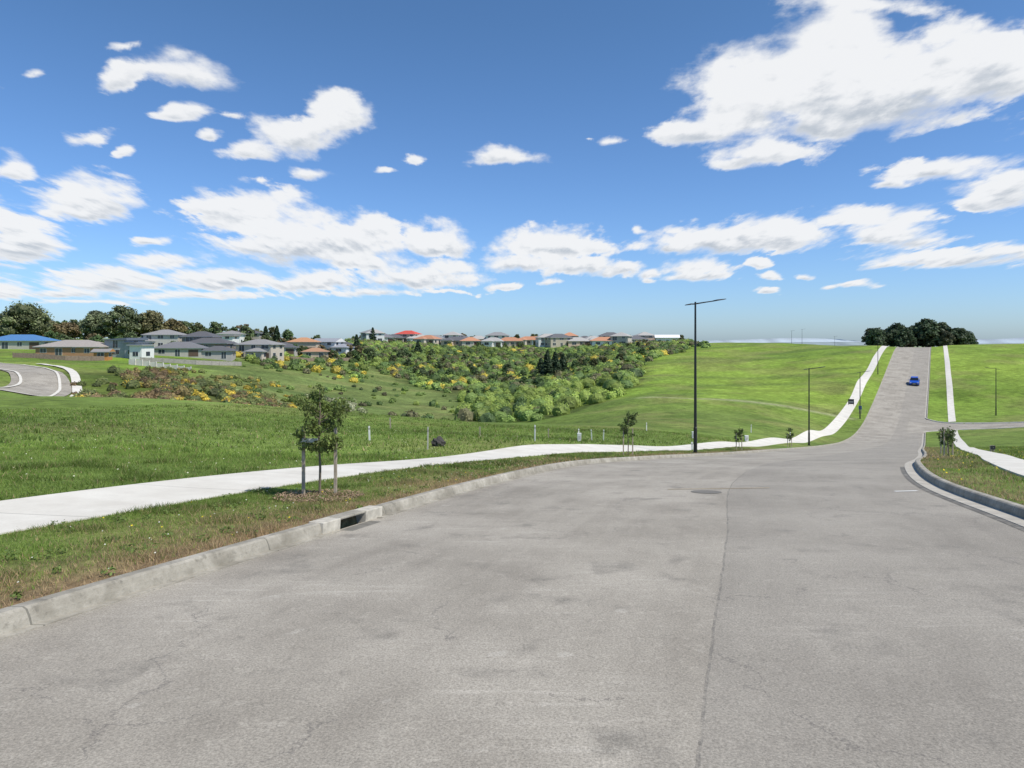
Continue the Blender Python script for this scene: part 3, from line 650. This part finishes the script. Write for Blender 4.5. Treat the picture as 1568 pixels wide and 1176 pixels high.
house('grey_house', 428, 212, [(-5,0,10,8,0,2.6,1.9,g)], (.45,.42,.38), DK, .1)
house('tile_roof_house', 462, 230, [(-5,0,10,8,0,4.2,1.9,g)], (.52,.42,.32), (.36,.19,.10), .1)
house('white_house', 505, 240, [(-7,0,9,8,0,4.9,1.6,'gable'),(1,-1,6,7,0,2.6,1.5,g)], (.66,.66,.64), (.22,.23,.25), -.2)
house('grey_house', 528, 255, [(-4,0,9,8,0,2.6,1.8,g)], (.4,.38,.35), DK, .3)
house('tile_roof_house', 482, 216, [(-4,0,8,6,0,2.5,1.5,g)], (.5,.4,.3), (.30,.17,.10), .2)
house('grey_house', 325, 178, [(-3,0,8,6,0,2.5,1.5,g)], (.4,.38,.35), DK, .2)
house('garden_shed', 155, 152, [(-1.6,0,3,3,0,2.1,.8,'gable')], (.48,.22,.08), (.2,.19,.18), .2)
house('grey_house', 222, 240, [(-5,0,11,8,0,4.6,1.8,g)], (.45,.43,.40), GR, .2); house('dark_roof_house', 372, 245, [(-5,0,11,8,0,4.6,1.8,g)], (.35,.33,.30), DK, .1); house('white_house', 350, 235, [(-4,0,8,8,0,4.4,1.6,g)], (.70,.70,.68), GR, .1)
walls = [(.5,.45,.38),(.66,.66,.64),(.42,.37,.3),(.55,.42,.32),(.7,.7,.68)]; roofs = [(.34,.17,.10),(.10,.10,.105),(.2,.2,.2),(.38,.19,.11),(.3,.29,.27),(.14,.14,.15)]
far = [(563,340,2),(588,345,5),(602,350,1),(620,352,3),(642,350,4),(662,360,2),(690,362,4),(712,365,1),(733,368,4),(760,365,2),(806,360,3),(829,362,0),(872,358,3),(893,365,1),(912,352,4),(936,360,1),(957,352,2),(975,350,1),(990,355,4),(1022,345,4),(650,335,0),(842,338,4),(780,340,0),(695,335,1),(575,330,4),(720,332,3),(752,335,4),(860,332,1),(885,335,4),(925,330,3),(948,328,4)]
for i, (u, d, r) in enumerate(far):
    w = 9+(i*7) % 6; rc = roofs[r]
    if u == 620: rc = (.42,.07,.05)
    if u == 1022: rc = (.62,.62,.62)
    if i % 3: bl = [(-w/2,0,w,8,0,2.6,1.9,g),(-w/2+1,-3,6,6,0,2.6,1.4,g)]
    else: bl = [(-w/2,0,w,8,0,4.6,1.9,g)]
    if u == 1022: bl = [(-6,0,12,9,0,3.2,1.5,'gable')]
    house('distant_house', u, d, bl, walls[i % 5], rc, ((i*37) % 10-5)/12, sink=.1, zs=1.0)
parts = []
for k in range(9):
    x0 = bx(198,142)+k*1.35; z = float(G(x0, 142)); parts.append(box(x0, x0+1.25, 141.8+k*.2, 142.1+k*.2, z-.6, z+1.0-.06*k)); parts.append(box(x0+1.25, x0+1.35, 141.75+k*.2, 142.15+k*.2, z-.6, z+1.15-.06*k))
fast_mesh('retaining_wall', parts, [mat('pale_block', (.55,.53,.48), .8, .15, 2)])
def fence(name, pts, h, m):
    parts = []
    for (u0, d0), (u1, d1) in zip(pts[:-1], pts[1:]):
        A0 = np.array([bx(u0,d0), d0]); B0 = np.array([bx(u1,d1), d1]); ln_ = np.linalg.norm(B0-A0); nn = max(2, int(ln_/2))
        for k in range(nn):
            p = A0+(B0-A0)*k/nn; q = A0+(B0-A0)*(k+1)/nn; zp = float(G(*p)); zq = float(G(*q))
            parts.append(box(p[0]-.06, p[0]+.06, p[1]-.06, p[1]+.06, zp-.2, zp+h+.1))
            t = .03; V = [(p[0],p[1]-t,zp),(q[0],q[1]-t,zq),(q[0],q[1]+t,zq),(p[0],p[1]+t,zp),(p[0],p[1]-t,zp+h),(q[0],q[1]-t,zq+h),(q[0],q[1]+t,zq+h),(p[0],p[1]+t,zp+h)]
            parts.append(dict(V=V, F=[(0,3,2,1),(4,5,6,7),(0,1,5,4),(1,2,6,5),(2,3,7,6),(3,0,4,7)]))
    fast_mesh(name, parts, [m])
PF = mat('paling', (.25,.19,.14), .9, .25, 3)
fence('paling_fence', [(20,146),(100,147),(160,150)], 1.0, PF)
fence('paling_fence', [(215,156),(300,160),(370,172)], 1.0, mat('paling_grey', (.33,.31,.27), .9, .25, 3))
fence('paling_fence', [(400,195),(470,205),(540,230)], 1.0, PF)

# ------------------------------------------------------------------ trees and scrub
lm = leafmat('tree_leaf', .15)
tb = mat('tree_bark', (.15,.12,.09), .9, .35, 2, .4)
def tree_mesh(h, w, colr, seed, ncl=26, nl_=90, ls=.42, trunkf=.3):
    R_ = np.random.default_rng(seed); parts = [tube([(0,0,-.6),(.1,0,h*.2),(-.1,.1,h*.45),(0,0,h*.7)], [.04*h,.03*h,.022*h,.008*h], 8, 1)]
    cen = []; rad = []
    for i in range(ncl):
        t = (i+.5)/ncl; zf = trunkf+(1-trunkf)*t*.86; a = i*2.399+R_.uniform(-.3,.3)
        prof = math.sin(math.pi*min(1,(t*.82+.16)))**.7; rr = w*.5*prof*R_.uniform(.35,.95)
        c_ = np.array([math.cos(a)*rr, math.sin(a)*rr, h*zf]); cen.append(c_); rr2 = w*R_.uniform(.13,.21); rad.append([rr2, rr2, rr2*.72])
        if i % 2 == 0:
            b0 = np.array([0,0,h*(trunkf*.7+.5*t*(1-trunkf))]); parts.append(tube([b0, (b0+c_)/2+[0,0,.15], c_], [.012*h,.008*h,.003*h], 6, 1, cap=False))
    cen = np.array(cen); rad = np.array(rad); cc = np.array(colr)*(.6+.8*R_.random((ncl,1)))
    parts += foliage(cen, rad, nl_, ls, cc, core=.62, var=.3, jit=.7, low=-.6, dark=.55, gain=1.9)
    return parts
def place(parts, x, y, z, rz, s):
    c_, s_ = math.cos(rz), math.sin(rz); out = []
    for p in parts:
        V = np.asarray(p['V'], float)*s; V = np.stack([V[:,0]*c_-V[:,1]*s_+x, V[:,0]*s_+V[:,1]*c_+y, V[:,2]+z], -1); q = dict(p); q['V'] = V; out.append(q)
    return out
gums = [(38,466,80,228,(.085,.10,.045)),(8,482,50,232,(.10,.09,.045)),(102,494,36,236,(.10,.08,.04)),(148,476,46,233,(.08,.095,.05)),(186,467,56,230,(.085,.10,.05)),(232,475,48,236,(.10,.095,.045)),(265,489,36,240,(.10,.085,.04)),(70,486,34,240,(.09,.09,.045))]
for i, (u, vt, wpx, d, cc) in enumerate(gums):
    x = bx(u, d); z = float(G(x, d)); top = EYE+(522-vt)/K*d; h = top-z; w = wpx/K*d
    o = fast_mesh('gum_tree', tree_mesh(h, w, cc, 20+i, 34, 110, .36, .22), [lm, tb]); o.location = (x, d, z)
var = [tree_mesh(8, 7.5, (.06,.08,.035), 50, 14, 60, .45, .15), tree_mesh(8, 6.5, (.075,.08,.035), 51, 14, 60, .45, .15), tree_mesh(8, 8, (.05,.08,.028), 52, 14, 60, .45, .12), tree_mesh(8, 7, (.085,.068,.035), 53, 12, 60, .45, .15)]
def mass(name, items):
    P = []
    for u, d, h in items:
        x = bx(u, d); P += place(var[rng.integers(0, len(var))], x, d, float(G(x, d))-.3, rng.random()*6, h/8*rng.uniform(.85,1.15))
    fast_mesh(name, P, [lm, tb])
it = [(u+rng.uniform(-6,6), rng.uniform(240,268), float(np.interp(u, [80,280,340,430,560],[6.5,7.5,6.5,5.5,4.2]))*rng.uniform(.75,1.2)) for u in np.arange(-30,570,10.5)]
mass('distant_tree_row', it)
it = [(u+rng.uniform(-5,5), rng.uniform(375,430), rng.uniform(3.5,6.2)) for u in np.arange(545,1050,5.5)]+[(rng.uniform(545,1050), rng.uniform(322,350), rng.uniform(1.6,2.8)) for _ in range(60)]
mass('distant_tree_row', it)
it = [(rng.uniform(60,560), rng.uniform(168,240), rng.uniform(2.0,4.0)) for _ in range(110)]
it = [(u, max(d, 158+max(0,u-150)*.16+10), h) for u, d, h in it]
mass('garden_trees', it)
# a few taller trees on the far side of the gully
var = var[:3]; it = []
while len(it) < 90:
    u, d = rng.uniform(540,1000), rng.uniform(195,280)
    if pip(np.array([bx(u,d)]), np.array([d]), POLY_A)[0]: it.append((u, d, rng.uniform(2.2,3.8)))
mass('gully_trees', it)
it = []
for u in np.arange(1334,1486,6.5):
    k = 1-((u-1407)/90)**2; it.append((u+rng.uniform(-3,3), rng.uniform(236,256), (6.2+3.0*k)*rng.uniform(.82,1.15)))
var = [tree_mesh(8, 7.0, (.036,.052,.027), 60, 18, 80, .4, .2), tree_mesh(8, 6.0, (.05,.055,.03), 61, 18, 80, .4, .2), tree_mesh(8, 7.5, (.033,.05,.024), 62, 18, 80, .4, .2)]
mass('distant_tree_clump', it)
def conifer(u, d, h, w):
    x = bx(u, d); z = float(G(x, d)); t = np.linspace(.08,.97,16)
    cen = []; rad = []
    for k in t:
        for j in range(3):
            a = rng.random()*6.28; rr = w*.5*(1-k)*.7; cen.append((math.cos(a)*rr*.6, math.sin(a)*rr*.6, h*k)); rad.append((w*.5*(1-k)*.75+.25,)*2+(h/16*.9,))
    P = [tube([(0,0,-.5),(0,0,h*.5),(0,0,h)], [.2,.12,.03], 8, 1)]+foliage(cen, rad, 40, .35, np.array([.025,.042,.02])*np.ones((len(cen),3)), core=.6)
    o = fast_mesh('pine_tree', P, [lm, tb]); o.location = (x, d, z)
for q in [(838,205,8.5,5.2),(850,207,7.8,4.8),(862,212,6.5,5),(828,215,6,4.4),(546,255,6.5,3.2),(407,250,6.5,4),(424,254,7,4),(571,330,7,4),(640,275,5,3.5),(716,160,2.5,1.8)]: conifer(*q)
def scatter(poly, n_):
    p = np.array(poly); x0, y0 = p.min(0); x1, y1 = p.max(0)
    x = rng.uniform(x0, x1, n_); y = rng.uniform(y0, y1, n_); k = pip(x, y, poly); return x[k], y[k]
def scrub(name, x, y, r, pal, wts, nl_, ls, hf=.85, gain=1.8, jit=.55, core=.85, var=.28, lift=.3):
    m = len(x); pal = np.array(pal); ci = rng.choice(len(pal), m, p=wts)
    cc = pal[ci]*(.75+.5*rng.random((m,1))); tone = (.5+1.0*fbm(x/14, y/14, 3))[:,None]; cc = cc*tone
    rad = np.stack([r*rng.uniform(.85,1.2,m), r*rng.uniform(.85,1.2,m), r*hf*rng.uniform(.8,1.25,m)], -1)
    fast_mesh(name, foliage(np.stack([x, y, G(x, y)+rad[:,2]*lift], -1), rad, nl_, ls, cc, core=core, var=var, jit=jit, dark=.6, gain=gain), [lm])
PAL = [(.095,.14,.035),(.07,.11,.033),(.14,.185,.04),(.095,.092,.045),(.05,.078,.028)]
x, y = scatter(POLY_A, 4600)
near = (y < 178) & (x > bx(690, y))
nx_, ny_ = x[near], y[near]; k = rng.random(len(nx_)) < .6; nx_ = nx_[k]; ny_ = ny_[k]
scrub('gully_scrub', nx_, ny_, rng.uniform(.9,1.9,len(nx_)), PAL, [.28,.05,.60,.02,.05], 260, .15, .95, 2.4, .35, .9, .2)
x, y = x[~near], y[~near]; k = rng.random(len(x)) < .85; x = x[k]; y = y[k]
scrub('gully_scrub', x, y, rng.uniform(.8,2.0,len(x)), PAL+[(.30,.25,.04)], [.32,.17,.24,.17,.06,.04], 100, .24, .85, 2.1, .45, .88, .25, .2)
x, y = scatter(POLY_B, 1400); k = rng.random(len(x)) < sst(.3,.55,fbm(x/9,y/9,3)); x = x[k]; y = y[k]
scrub('hillside_scrub', x, y, rng.uniform(.4,1.1,len(x)), [(.125,.09,.045),(.10,.12,.038),(.15,.12,.045),(.07,.085,.03),(.34,.26,.04)], [.30,.31,.16,.14,.09], 90, .14, .85, 2.0)
x, y = scatter(wp([(180,100),(330,95),(500,110),(430,150),(300,146),(200,136)]), 190); scrub('gorse_shrubs', x, y, rng.uniform(.35,.9,len(x)), [(.33,.26,.04),(.11,.13,.04),(.17,.15,.05)], [.28,.45,.27], 90, .13)
x, y = scatter(wp([(300,95),(700,95),(700,190),(560,250),(340,185)]), 420); k = rng.random(len(x)) < sst(.42,.6,fbm(x/12,y/12,3)); x = x[k]; y = y[k]
scrub('hillside_bushes', x, y, rng.uniform(.3,1.0,len(x)), PAL, [.3,.2,.2,.2,.1], 80, .15)
x, y = scatter(wp([(400,175),(560,180),(560,270),(330,200)]), 300); scrub('hillside_bushes', x, y, rng.uniform(.7,1.8,len(x)), PAL+[(.32,.26,.04)], [.25,.2,.15,.15,.1,.15], 80, .24, .85, 2.0)
x, y = scatter(wp([(860,200),(1085,240),(1085,300),(820,290)]), 260); scrub('hillside_bushes', x, y, rng.uniform(.6,1.5,len(x)), PAL+[(.32,.25,.04)], [.25,.2,.1,.2,.1,.15], 80, .26, .85, 2.0)
x, y = scatter(wp([(470,118),(560,118),(560,138),(470,138)]), 60); scrub('pampas_grass', x, y, rng.uniform(.4,.8,len(x)), [(.16,.18,.09),(.22,.23,.14)], [.6,.4], 80, .2)
it = [(630,66,.7),(655,68,.6),(600,64,.35),(410,66,.5),(425,67,.4),(690,75,.9),(345,64,.3)]
x = np.array([bx(u,d) for u,d,_ in it]); y = np.array([float(d) for _,d,_ in it]); scrub('field_bushes', x, y, np.array([r for *_,r in it]), PAL, [.2,.3,.1,.2,.2], 220, .12)

# ------------------------------------------------------------------ distant hills
P = []
u = np.linspace(-9000, 9000, 500)
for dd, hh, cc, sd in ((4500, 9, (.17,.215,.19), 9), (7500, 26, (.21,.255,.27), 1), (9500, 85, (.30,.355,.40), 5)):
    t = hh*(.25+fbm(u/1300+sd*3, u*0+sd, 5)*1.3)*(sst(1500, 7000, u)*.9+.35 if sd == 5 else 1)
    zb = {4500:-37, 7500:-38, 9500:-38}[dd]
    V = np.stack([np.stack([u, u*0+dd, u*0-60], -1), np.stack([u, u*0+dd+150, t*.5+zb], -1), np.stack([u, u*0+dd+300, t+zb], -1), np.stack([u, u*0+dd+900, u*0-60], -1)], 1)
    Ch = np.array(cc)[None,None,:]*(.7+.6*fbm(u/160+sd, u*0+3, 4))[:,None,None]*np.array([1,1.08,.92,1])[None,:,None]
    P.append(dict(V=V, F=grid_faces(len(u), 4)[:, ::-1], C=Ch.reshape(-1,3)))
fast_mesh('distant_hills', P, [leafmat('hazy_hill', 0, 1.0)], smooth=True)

# ------------------------------------------------------------------ clouds on the sky dome
cl = [(180,120,45,22,1),(275,115,75,34,1),(262,88,36,14,.8),(275,180,58,15,.9),(345,180,25,10,.9),(200,78,40,8,.7),(60,105,26,12,.72),(130,208,60,20,.76),(185,230,28,12,.74),(320,212,27,11,.85),
(510,180,55,38,1.1),(440,205,70,33,1.1),(380,232,45,18,1),(15,255,42,24,1),(135,305,78,38,1.15),(90,325,35,14,.9),(35,372,65,38,1.15),(10,345,40,22,1),(15,446,40,16,1),
(390,325,92,32,1.2),(330,318,45,22,1.1),(450,352,90,38,1.15),(500,378,135,34,1.15),(570,362,60,26,1.15),(400,375,90,24,1),(668,370,52,24,1.2),(770,243,58,19,1),(640,245,28,12,.72),(465,263,42,14,.9),(605,262,20,7,.75),
(170,432,105,20,1.1),(340,428,90,19,1.1),(250,402,75,16,1.05),(235,370,34,9,.9),(480,430,70,18,1.1),(640,425,98,22,1.1),(690,408,38,14,1.05),(560,402,80,18,1),(90,450,90,10,.85),(300,452,200,9,.78),(560,448,150,9,.75),(150,462,160,7,.7),(700,448,90,6,.6),
(845,375,74,27,1.2),(790,403,60,17,1.1),(895,410,78,16,1.1),(948,407,28,10,1),(765,438,30,8,1),(845,432,26,7,.8),
(1060,205,75,26,1.1),(1120,185,85,32,1.2),(1220,135,125,55,1.35),(1270,75,80,50,1.25),(1400,120,150,50,1.35),(1500,88,105,50,1.3),(1170,238,85,26,1.1),(1125,255,50,15,1),(1290,40,70,40,1.05),(1310,8,150,22,.85),(1320,165,150,42,1.3),(1250,200,80,22,1.05),(1500,30,60,20,.6),(1560,100,60,50,1.1),(1160,160,60,28,1),
(1440,262,105,20,1.1),(1370,277,50,11,.95),(1500,250,50,13,.95),(1530,295,58,27,1.15),(1490,313,45,11,.95),(1580,275,60,28,1.1),
(1120,370,132,22,1.2),(1180,350,72,20,1.15),(1030,375,42,11,1.05),(1230,362,52,17,1.1),(1340,335,98,19,1.1),(1370,362,78,22,1.15),(1275,335,50,11,.9),
(1450,397,128,16,1.1),(1370,404,58,11,1),(1545,387,62,14,1.1),(1070,412,54,15,1.1),(1075,425,50,9,1),(1000,418,24,10,1.05),(1000,430,14,6,.9),(1165,407,22,10,1.05),(1185,423,20,7,1),(1177,447,22,6,1),(1312,438,36,7,1),(1272,440,14,6,1),(1037,349,22,7,.9),(975,350,18,6,.8),(1230,422,16,6,.9),
(-120,330,140,45,1.1),(-200,120,150,60,1),(1800,200,180,70,1.1),(1750,400,150,25,1),(-100,430,120,22,1),(1900,330,150,30,1),(935,215,25,12,.55),(905,208,12,5,.6)]
az = np.radians(np.arange(-64,64.1,.2)); el = np.radians(np.concatenate([np.arange(-.4,14,.12), np.arange(14,62,.3)]))
EL, AZ = np.meshgrid(el, az, indexing='ij'); RAD = 11500.
Pd = np.stack([np.sin(AZ)*np.cos(EL), np.cos(AZ)*np.cos(EL), np.sin(EL)], -1)*RAD+np.array([0,0,EYE])
Us = np.tan(AZ); Vs = np.maximum(np.tan(EL)/np.cos(AZ), 0)
s_ = 1/(Vs+.12); c1 = Us*s_; c2 = 1.5*np.log(Vs+.12)
wu = Us+(fbm(c1*4, c2*4, 4)-.5)*.085/s_*1.8; wv = Vs+(fbm(c1*4+31, c2*4+11, 4)-.5)*.055/s_*1.5
fld = np.full(Us.shape, -1.); ws = np.zeros(Us.shape)+1e-3; ld = np.zeros(Us.shape)
for (px, py, rx, ry, am) in cl:
    dx = (wu-(px-784)/K)/(rx*1.15/K); dy = (wv-(522-py)/K)/(ry*1.22/K); dy2 = np.where(dy < 0, dy*1.35, dy)
    w = am-np.sqrt(dx*dx+dy2*dy2); fld = np.maximum(fld, w); w = np.clip(w+.25, 0, 2); ws += w; ld += w*np.clip(dy, -1, 1)
lit = ld/ws
sm = bpy.data.materials.new('cloud'); N, Lk = nt(sm); N.remove(N['Principled BSDF']); out = N['Material Output']
at = N.new('ShaderNodeAttribute'); at.attribute_name = 'Col'; sx = N.new('ShaderNodeSeparateColor'); Lk.new(at.outputs['Color'], sx.inputs[0])
uvn = N.new('ShaderNodeUVMap'); uvn.uv_map = 'UVMap'
n1 = noise(N, Lk, uvn.outputs[0], 8, 8, .56); n2 = noise(N, Lk, uvn.outputs[0], 26, 5, .6); n4 = noise(N, Lk, uvn.outputs[0], 3, 3, .5)
fdn = M2(N, Lk, 'MULTIPLY_ADD', sx.outputs[0], 4, -2)
dn = M2(N, Lk, 'ADD', fdn, M2(N, Lk, 'MULTIPLY', M2(N, Lk, 'SUBTRACT', n1, .5), 1.55))
dn = M2(N, Lk, 'ADD', dn, M2(N, Lk, 'MULTIPLY', M2(N, Lk, 'SUBTRACT', n2, .5), .4))
wid = maprange(N, Lk, n4, .35, .65, .28, .85)
alpha = maprange(N, Lk, dn, .0, wid, 0, 1, True)
mo = N.new('ShaderNodeMapping'); mo.inputs['Location'].default_value = (0.02,.045,0); Lk.new(uvn.outputs[0], mo.inputs['Vector'])
n3 = noise(N, Lk, mo.outputs[0], 8, 8, .56)
ltv = M2(N, Lk, 'MULTIPLY_ADD', sx.outputs[1], 2, -1)
sh = M2(N, Lk, 'ADD', M2(N, Lk, 'MULTIPLY', ltv, 1.2), M2(N, Lk, 'MULTIPLY', M2(N, Lk, 'SUBTRACT', n1, n3), 2.0))
sh = maprange(N, Lk, sh, -.68, .12, 0, 1, True)
thick = maprange(N, Lk, dn, .15, .8, 0, 1, True)
shade = M2(N, Lk, 'SUBTRACT', 1, M2(N, Lk, 'MULTIPLY', M2(N, Lk, 'SUBTRACT', 1, sh), thick))
cc = mixc(N, Lk, shade, (.52,.57,.635), (.90,.91,.925))
em = N.new('ShaderNodeEmission'); Lk.new(cc, em.inputs[0]); tr = N.new('ShaderNodeBsdfTransparent'); mx = N.new('ShaderNodeMixShader')
Lk.new(M2(N, Lk, 'MULTIPLY', alpha, .97), mx.inputs[0]); Lk.new(tr.outputs[0], mx.inputs[1]); Lk.new(em.outputs[0], mx.inputs[2]); Lk.new(mx.outputs[0], out.inputs[0])
try: sm.cycles.emission_sampling = 'NONE'
except Exception: pass
Cc = np.stack([(np.clip(fld,-2,2)+2)/4, (lit+1)/2, lit*0], -1).reshape(-1,3)
fast_mesh('sky', [dict(V=Pd, F=grid_faces(*Us.shape), C=Cc)], [sm], smooth=True, uv=np.stack([c1, c2], -1).reshape(-1,2))

# ------------------------------------------------------------------ light, world, camera
SE = math.radians(55); sd = Vector((.86*math.cos(SE), -.5*math.cos(SE), math.sin(SE))).normalized()
sl = bpy.data.lights.new('sun', 'SUN'); sl.energy = 4.9; sl.angle = math.radians(.5); sl.color = (1,.935,.84)
so = bpy.data.objects.new('sun', sl); col.objects.link(so); so.rotation_euler = sd.to_track_quat('Z','Y').to_euler(); so.location = (20,-20,40)
w = bpy.data.worlds.new('World'); scene.world = w; w.use_nodes = True; N = w.node_tree.nodes; Lk = w.node_tree.links
sk = N.new('ShaderNodeTexSky'); sk.sky_type = 'NISHITA'; sk.sun_disc = False; sk.sun_elevation = SE; sk.sun_rotation = math.atan2(sd.x, sd.y)
sk.air_density = 1.0; sk.dust_density = .6; sk.ozone_density = 1.5; sk.altitude = 100
tcw = N.new('ShaderNodeTexCoord'); sxw = N.new('ShaderNodeSeparateXYZ'); Lk.new(tcw.outputs['Generated'], sxw.inputs[0])
t_ = maprange(N, Lk, sxw.outputs[2], 0.0, .42, 0, 1)
tint = mixc(N, Lk, t_, (.84,1.13,1.66), (.72,1.04,1.33))
skc = mixc(N, Lk, 1.0, sk.outputs[0], tint, 'MULTIPLY')
Lk.new(skc, N['Background'].inputs[0]); N['Background'].inputs[1].default_value = .10
cd = bpy.data.cameras.new('camera'); co = bpy.data.objects.new('camera', cd); col.objects.link(co)
co.location = (0,0,EYE); co.rotation_euler = (math.radians(90),0,0); cd.lens = 24; cd.sensor_width = 36; cd.shift_y = -66/1568; cd.clip_end = 30000; cd.clip_start = .05
scene.camera = co
scene.view_settings.view_transform = 'Standard'; scene.view_settings.look = 'None'; scene.view_settings.exposure = 0
